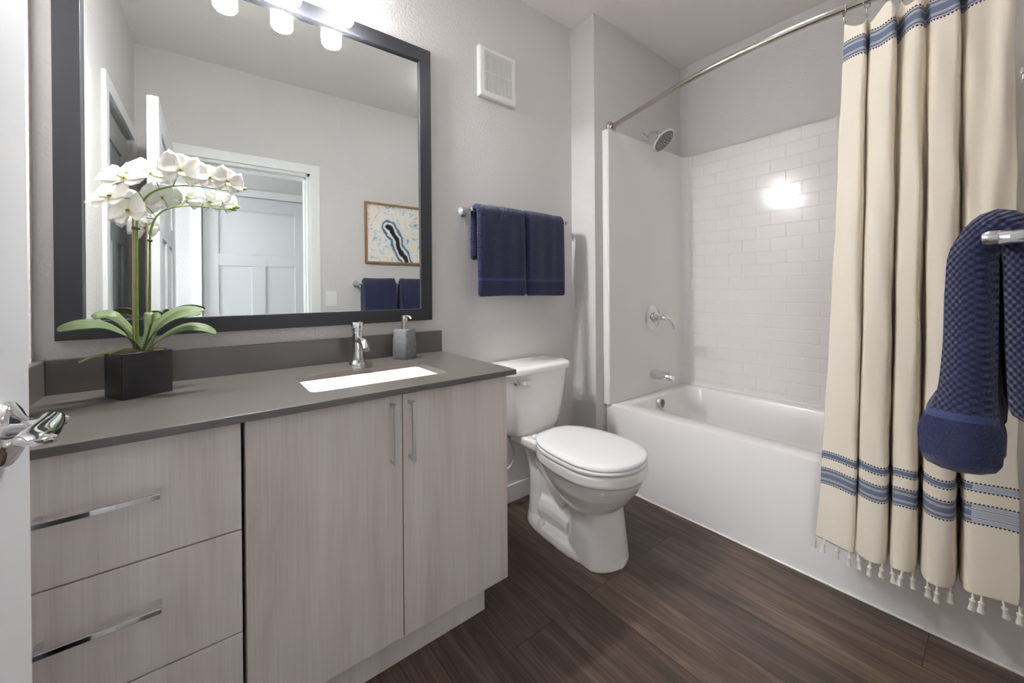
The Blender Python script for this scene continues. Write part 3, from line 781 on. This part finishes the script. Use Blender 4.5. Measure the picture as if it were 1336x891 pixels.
# plumbing-end panel, with a coved inside corner
def end_panel(ya, yw, s):
    pts = [(XS, yw), (XS, ya + s * .006), (XS + .006, ya)]
    r = .035
    for k in range(9):
        a = k / 8 * PI / 2
        pts.append((XB - r + r * math.sin(a), ya - s * (r - r * math.cos(a))))
    pts += [(XB + .004, ya - s * r), (XB + .004, yw)]
    return MB().loft([[(x, y, z) for x, y in pts] for z in (ZR + .0005, ZT - .004, ZT)])
obj('end_panel', end_panel(Y1, YJ - .001, 1), M['acrylic'], su, smooth=40)
obj('end_panel', end_panel(Y0, YF + .001, -1), M['acrylic'], su, smooth=40)
obj('shelf_ledge', MB().loft([[(XB + .002, y, ZR + .001), (XB - .012, y, ZR + .001), (XB - .012, y, ZR + .008), (XB - .006, y, ZR + .014), (XB + .002, y, ZR + .016)] for y in (Y0 + .034, Y1 - .034)]), M['acrylic'], su)

# fittings on the plumbing wall
sp = thing('tub_spout', 'chrome tub spout with pull-up diverter above the tub rim', 'faucet', (2.196, Y1, .53))
obj('spout', MB().loft([[Vector((2.196 + r * math.cos(a), y, z + r * 1.05 * math.sin(a))) for a in [2*PI*k/24 for k in range(24)]] for y, z, r in ((Y1, .555, .030), (Y1 - .01, .555, .031), (Y1 - .03, .555, .029), (Y1 - .09, .552, .024), (Y1 - .125, .548, .020), (Y1 - .133, .547, .015))]), M['chrome'], sp)
obj('diverter_knob', MB().lathe([(0, 0), (.005, 0), (.005, .012), (.009, .014), (.009, .022), (0, .023)], (2.196, Y1 - .112, .568), seg=14), M['chrome'], sp)
sv = thing('shower_valve', 'round chrome shower valve plate with lever handle on the tub wall', 'shower valve', (2.192, Y1, .82))
obj('escutcheon', MB().lathe([(0, 0), (.078, 0), (.078, .003), (.072, .008), (.035, .014), (.034, .03), (.028, .034), (0, .034)], (2.192, Y1, .904), (0, -1, 0), 40), M['chrome'], sv)
lvh = MB().lathe([(0, .03), (.022, .03), (.024, .045), (.015, .052), (.013, .075), (.016, .08), (.012, .095), (0, .098)], (2.192, Y1, .904), (0, -1, 0), 24)
lvh.tube(cr([(2.192, Y1 - .085, .904), (2.215, Y1 - .10, .892), (2.236, Y1 - .11, .862), (2.246, Y1 - .113, .835)], 4), [.008, .008, .008, .008, .009, .009, .0095, .0095, .009, .008, .007, .006, .004], 12)
obj('lever_handle', lvh, M['chrome'], sv)
sh = thing('showerhead', 'round chrome rain shower head on a bent arm near the ceiling', 'shower head', (2.19, YJ, 1.9))
obj('flange', MB().lathe([(0, 0), (.028, 0), (.026, .006), (.012, .012), (0, .012)], (2.19, YJ, 2.035), (0, -1, 0), 24), M['chrome'], sh)
D = Vector((.10, -.68, -.73)).normalized(); HC = Vector((2.160, Y1 - .095, 1.968))
obj('arm', MB().tube(cr([(2.19, YJ - .005, 2.035), (2.19, YJ - .05, 2.045), (2.19, YJ - .09, 2.03), tuple(HC - D * .03)], 5), .0095, 14), M['chrome'], sh)
obj('head', MB().lathe([(0, -.04), (.014, -.04), (.018, -.025), (.03, -.012), (.068, -.002), (.077, .004), (.077, .010), (.072, .013), (0, .013)], HC, D, 40), M['chrome'], sh)
obj('face_plate', MB().lathe([(0, .0125), (.066, .0125), (.066, .0140), (0, .0142)], HC, D, 40), M['satin'], sh)
nz = MB(); a_ = D.cross(Vector((0, 0, 1))).normalized(); b_ = D.cross(a_)
for rr, n in ((.014, 5), (.028, 10), (.043, 15), (.058, 20)):
    for k in range(n):
        an = 2 * PI * (k + (rr * 100 % 1)) / n
        nz.lathe([(0, 0), (.0034, 0), (.0028, .003), (0, .003)], HC + D * .0140 + (a_ * math.cos(an) + b_ * math.sin(an)) * rr, D, 6)
obj('nozzles', nz, M['slot'], sh)

# ------------------------------------------------------------------ shower rod, rings, curtain
ZROD = 2.0
rod = thing('shower_curtain_rod', 'curved brushed nickel shower curtain rod over the tub', 'curtain rod', (1.7, .67, ZROD - .04))
rp = cr([(1.835, YJ - .008, ZROD), (1.772, 1.17, ZROD), (1.706, .919, ZROD), (1.676, .763, ZROD), (1.663, .60, ZROD), (1.664, .45, ZROD), (1.676, .31, ZROD), (1.70, .15, ZROD), (1.735, YF + .008, ZROD)], 8)
obj('rod', MB().tube(rp, .0127, 20), M['nickel'], rod, smooth=60)
dv = (rp[1] - rp[0]).normalized()
fl = [(0, 0), (.034, 0), (.035, .006), (.031, .012), (.024, .016), (.022, .026), (.016, .028), (0, .028)]
obj('flange', MB().lathe(fl, (1.837, YJ, ZROD), (0, -1, 0), 32), M['nickel'], rod)
obj('flange', MB().lathe(fl, (1.735, YF, ZROD), (0, 1, 0), 32), M['nickel'], rod)
def rod_x(y):
    for p, q in zip(rp, rp[1:]):
        if q.y <= y <= p.y: t = (y - q.y) / (p.y - q.y); return q.x + (p.x - q.x) * t
    return rp[-1].x

# fold layout: (position along the rod as Y/X ratio at the top and at the hem, offset towards the room)
TOP = [0.2026, 0.1751, 0.1674, 0.1609, 0.1336, 0.1265, 0.1195, 0.0983, 0.0899, 0.0817, 0.057, 0.0493, 0.0394, -0.005]
BOT = [0.254, 0.1983, 0.1913, 0.1856, 0.1493, 0.143, 0.1378, 0.1098, 0.103, 0.0964, 0.0637, 0.0559, 0.0474, -0.0083]
OFT = [.004, -.020, .026, -.010, -.028, .018, -.004, -.026, -.004, -.014, -.030, .010, -.012, .006]
OFB = [-.004, -.032, .004, -.030, -.036, .062, -.038, -.036, .074, -.046, -.040, .080, -.032, -.022]
ZTOP, ZHEM = 1.952, .213
NZ = 46; SUB = 6
rows, uvs = [], []
for i in range(NZ + 1):
    f = i / NZ                            # 0 hem .. 1 top
    ff = f ** .8
    pts = []
    for a, b2, oa, ob in zip(TOP, BOT, OFT, OFB):
        rt = b2 + (a - b2) * ff; of = ob + (oa - ob) * ff
        x0 = 1.668 + .012 * (1 - f)
        y0 = rt * (x0 + of)
        pts.append((rod_x(max(min(y0, 1.3), -.06)) * .0 + x0 + of, y0, 0))
    c = cr(pts, SUB)
    for k, p in enumerate(c):             # soft secondary folds, and one long diagonal crease near the right edge
        g = k / SUB
        crease = 12.28 + .55 * max(0, f - .35) / .65
        p.x += -.022 * math.exp(-((g - crease) / .13) ** 2) * min(1, max(0, (f - .30) / .25)) + f * (1 - f * .5) * (.007 * math.sin(g * 2.9 + f * 5) + .005 * math.sin(g * 4.7 - f * 8))
    row, uu = [], []; L = 0
    for k, p in enumerate(c):
        if k: L += (p - c[k-1]).length
        s = k / (len(c) - 1)
        seg = k / SUB
        sag = abs(math.sin(PI * seg / 1.857)) ** 1.3
        ztop = ZTOP - .034 * sag - .03 * max(0, s - .55)
        zh = ZHEM + .030 * s + .004 * math.sin(seg * 3.1)
        z = zh + (ztop - zh) * f
        wr = .0018 * math.sin(z * 13 + seg * 4.3) + .0014 * math.sin(z * 29 + seg * 2.1)
        row.append((p.x + wr, p.y + wr * .7, z)); uu.append((L, z - zh))
    LE = uu[12 * SUB][0]                  # start of the last fold, where the cloth turns its reverse out
    rows.append(row); uvs.append([(a - LE, b) for a, b in uu])
sc_t = thing('shower_curtain', 'cream cotton shower curtain with blue woven stripes and tasselled hem', 'shower curtain', (1.66, .2, ZHEM - .06))
obj('curtain_cloth', MB().sheet(rows, uvs), M['curtain'], sc_t, smooth=180, mods=[('SOLIDIFY', dict(thickness=.0018, offset=0)), ('SUBSURF', dict(levels=1, render_levels=1))], fix=False)
TS = (.05, .35, .65, .95, 3.05, 3.5, 3.95, 6.05, 6.5, 6.95, 9.1, 9.55, 10, 12.1, 12.4, 12.7, 12.95)
hem = rows[0]; nt = len(TS); tot = len(hem) - 1
for k in range(nt):
    i = min(tot, round(TS[k] * SUB)); p = Vector(hem[i])
    r_ = random.Random(k); dx, dy = r_.uniform(-.006, .006), r_.uniform(-.006, .006)
    mb = MB().tube([p + Vector((0, 0, .004)), p + Vector((dx*.3, dy*.3, -.010)), p + Vector((dx*.5, dy*.5, -.014)), p + Vector((dx*.7, dy*.7, -.022)), p + Vector((dx, dy, -.040))], [.0022, .0025, .0065, .0045, .0075], 8)
    obj('tassel', mb, M['tassel'], sc_t, smooth=50)
top = rows[-1]
ring_me = None
for k, frac in enumerate((.004, 1/7, 2/7, 3/7, 4/7, 5/7, 6/7, .996)):
    i = round(frac * tot); p = Vector(top[i]); y = p.y; x = rod_x(min(max(y, -.06), 1.3))
    if ring_me is None:
        mb = MB()
        pts = []
        for q in range(26):
            a = 2 * PI * q / 24
            pts.append((.019 * math.cos(a) , 0, .019 * math.sin(a) - .006))
        mb.tube(pts, .0017, 8)
        mb.tube(cr([(0, 0, -.025), (.003, 0, -.037), (.004, 0, -.048), (-.001, 0, -.055), (-.005, 0, -.048)], 4), .0018, 8)
        mb.lathe([(0, 0), (.004, 0), (.004, .004), (0, .004)], (-.005, 0, -.049), seg=8)
        for v in mb.bm.verts: v.co += Vector((x, y, ZROD))
        o = obj('curtain_ring', mb, M['nickel'], smooth=60); first = o; d0 = o.location - Vector((x, y, ZROD)); ring_me = o.data
    else:
        o = first.copy(); C.objects.link(o); o.location = Vector((x, y, ZROD)) + d0
    o.rotation_euler = (0, 0, [.35, -.3, .5, -.2, .1, .4, -.3, .2, -.1, .3][k])
    o['label'] = 'metal hook ring holding the cream shower curtain on the rod'; o['category'] = 'curtain ring'
    o['group'] = 'hook rings along the curtain rod'
ORD = ['first', 'second', 'third', 'fourth', 'fifth', 'sixth', 'seventh', 'eighth', 'ninth', 'tenth']
for k, o in enumerate(sorted([o for o in C.objects if o.name.startswith('curtain_ring')], key=lambda o: -o.location.y)):
    o['label'] = ORD[k] + ' metal curtain ring from the shower head end of the curtain'

# ------------------------------------------------------------------ potted orchid
PA = math.radians(27.5); PC = (-.130, 1.436)
orc = thing('potted_orchid', 'white orchid with arching stems in a square black pot on the counter', 'plant', (PC[0], PC[1], CZ1))
pr = lambda h_, z, r=.004: turned(h_[0], h_[1], r, z, PA, *PC)
PW = (.0535, .046)
ins = (.0475, .040)
obj('pot', MB().loft([pr(PW, CZ1), pr(PW, CZ1 + .115), pr(ins, CZ1 + .115), pr(ins, CZ1 + .10), ]), M['pot'], orc, bevel=.0015)
obj('moss', MB().loft([pr((.047, .0395), CZ1 + .095), pr((.046, .039), CZ1 + .107), pr((.03, .025), CZ1 + .116)]), M['moss'], orc, smooth=60)
s1 = cr([(-.132, 1.432, .915), (-.134, 1.43, 1.012), (-.133, 1.43, 1.148), (-.132, 1.43, 1.25), (-.128, 1.43, 1.291), (-.117, 1.43, 1.327), (-.097, 1.428, 1.352), (-.065, 1.425, 1.369), (-.027, 1.42, 1.377), (.025, 1.42, 1.378), (.073, 1.42, 1.377), (.095, 1.42, 1.384)], 5)
def taper(n, a, b): return [a + (b - a) * (i / (n - 1)) ** .8 for i in range(n)]
stems = []
for s in (s1,): stems.append(obj('stem', MB().tube(s, taper(len(s), .0042, .0016), 10), M['stem'], orc, smooth=60))
obj('stake', MB().tube([(-.141, 1.437, .915), (-.139, 1.438, 1.305)], .0026, 8), M['stake'], orc)
obj('stem_clip', MB().lathe([(0, 0), (.008, 0), (.009, .003), (.008, .006), (0, .006)], (-.134, 1.432, 1.247), (.1, 0, 1), 12), M['clip'], orc)
def leaf(path, w, tilt=0, name='leaf'):
    P = cr(path, 7); n = len(P); rows_, uv_ = [], []
    for i, p in enumerate(P):
        t = (P[min(i+1, n-1)] - P[max(i-1, 0)]).normalized()
        side = t.cross(Vector((0, 0, 1))); side = side.normalized() if side.length > .05 else Vector((0, 1, 0))
        nr = side.cross(t).normalized()
        side = (side * math.cos(tilt) + nr * math.sin(tilt)); nr = side.cross(t).normalized()
        f = i / (n - 1); hw = w * (.38 + .62 * math.sin(min(f / .62, 1) * PI / 2)) * (1 if f < .62 else math.sqrt(max(0.0004, 1 - ((f - .62) / .385) ** 2)))
        row, uu = [], []
        for k in range(9):
            u = -1 + k / 4
            row.append(p + side * (u * hw) + nr * (.22 * hw * u * u * (1 - f * .6))); uu.append((k / 8, f))
        rows_.append(row); uv_.append(uu)
    return obj(name, MB().sheet(rows_, uv_), M['leaf'], orc, smooth=180, mods=[('SOLIDIFY', dict(thickness=.0016, offset=0))], fix=False)
leaf([(-.128, 1.428, .922), (-.150, 1.395, .968), (-.190, 1.37, 1.000), (-.228, 1.352, 1.003), (-.258, 1.345, .995)], .023, .45)
leaf([(-.132, 1.44, .922), (-.148, 1.44, .975), (-.178, 1.437, 1.018), (-.205, 1.44, 1.022), (-.215, 1.44, 1.015)], .020, .5)
leaf([(-.122, 1.43, .922), (-.100, 1.41, .968), (-.062, 1.392, 1.010), (-.028, 1.385, 1.024), (.000, 1.385, 1.022)], .022, -.55)
leaf([(-.115, 1.43, .922), (-.082, 1.405, .958), (-.035, 1.39, .983), (.005, 1.385, .980), (.032, 1.385, .964)], .019, -.5)
leaf([(-.118, 1.445, .922), (-.098, 1.46, .985), (-.062, 1.468, 1.022), (-.025, 1.472, 1.032), (.008, 1.474, 1.026)], .018, -.4)
leaf([(-.125, 1.45, .922), (-.112, 1.475, .975), (-.112, 1.49, 1.015), (-.118, 1.497, 1.024)], .015, 0)
leaf([(-.121, 1.432, .922), (-.108, 1.42, .975), (-.098, 1.412, 1.012), (-.085, 1.412, 1.020)], .015, -.7)
for a in ([(-.127, 1.42, .925), (-.160, 1.395, .934), (-.195, 1.375, .930), (-.228, 1.362, .916)], [(-.125, 1.425, .926), (-.15, 1.40, .936), (-.18, 1.382, .93)], [(-.118, 1.425, .926), (-.10, 1.41, .932), (-.08, 1.408, .928)]):
    obj('aerial_root', MB().tube(cr(a, 5), .0026, 8), M['root'], orc, smooth=60)

def petal(o, face, upv, ang, L, w, cup, name, parent, mat):
    """one petal: o centre, face normal, angle around the face, length, width, cup forward"""
    f = Vector(face).normalized(); u = Vector(upv); u = (u - f * u.dot(f)).normalized(); r = u.cross(f)
    d = u * math.cos(ang) + r * math.sin(ang); s = d.cross(f)
    rows_, uv_ = [], []
    for i in range(8):
        t = i / 7
        hw = w * (math.sin(PI * min(1, t * .52 + .06)) if t < .85 else math.sin(PI * (.85 * .52 + .06)) * math.sqrt(max(.004, 1 - ((t - .85) / .152) ** 2)))
        row, uu = [], []
        for k in range(7):
            q = -1 + k / 3
            row.append(o + d * (t * L) + s * (q * hw) + f * (cup * (t * t) * L + .18 * hw * q * q + .002 * math.sin(t * 9 + q * 3))); uu.append((k / 6, t))
        rows_.append(row); uv_.append(uu)
    return obj(name, MB().sheet(rows_, uv_), mat, parent, smooth=180, mods=[('SOLIDIFY', dict(thickness=.0009, offset=0))], fix=False)
def flower(c, face, size, roll=0., anchor=None):
    c = Vector(c); f = Vector(face).normalized()
    core = MB().lathe([(0, -.010), (.0022, -.010), (.0035, -.002), (.0045, .003), (.003, .007), (0, .008)], c, f, 10)
    if anchor is not None:
        core.tube(cr([tuple(anchor), tuple((Vector(anchor) + c) / 2 + Vector((0, 0, .004))), tuple(c - f * .008)], 4), .0013, 7)
    fl_ = obj('flower', core, M['stem'], orc, smooth=60)
    up = Vector((math.sin(roll), 0, math.cos(roll)))
    for ang, L, w, cp in ((0, .95, .46, .06), (2.15, .92, .44, .05), (-2.15, .92, .44, .05)):
        petal(c - f * .0015, f, up, ang, size * L, size * w, cp, 'petal', fl_, M['petal'])
    for ang in (1.25, -1.25):
        petal(c + f * .0005, f, up, ang, size * 1.04, size * .70, .12, 'petal', fl_, M['petal'])
    petal(c + f * .003, f, up, PI, size * .42, size * .16, .9, 'lip', fl_, M['lip'])
    return fl_
def near(st, x): return min(st, key=lambda p: abs(p.x - x) + (0 if p.z > 1.28 else 9))
SZ = .049
flower((-.103, 1.415, 1.398), (-.10, -.72, .68), SZ * 1.05, .1, near(s1, -.085))
flower((-.150, 1.395, 1.372), (-.35, -.66, .66), SZ * 1.05, -.15, near(s1, -.117))
flower((-.040, 1.392, 1.410), (.25, -1, .12), SZ * 1.0, .1, near(s1, -.06))
flower((.024, 1.400, 1.402), (.45, -.9, .1), SZ * .80, 0, near(s1, .0))
flower((.062, 1.405, 1.400), (.40, -.9, .05), SZ * .82, .3, near(s1, .05))
flower((-.178, 1.410, 1.322), (-.55, -.62, .55), SZ * .95, -.2, near(s1, -.12))
flower((-.146, 1.420, 1.292), (-.45, -.75, .2), SZ * .85, -.3, near(s1, -.125))
for p, d in (((.098, 1.42, 1.386), (1, 0, .35)), ((.090, 1.42, 1.384), (.8, -.3, .8)), ((.082, 1.419, 1.380), (.9, -.4, -.1))):
    obj('bud', MB().lathe([(0, -.004), (.003, -.002), (.0052, .004), (.0048, .009), (.002, .013), (0, .014)], p, d, 10), M['bud'], orc, smooth=60)
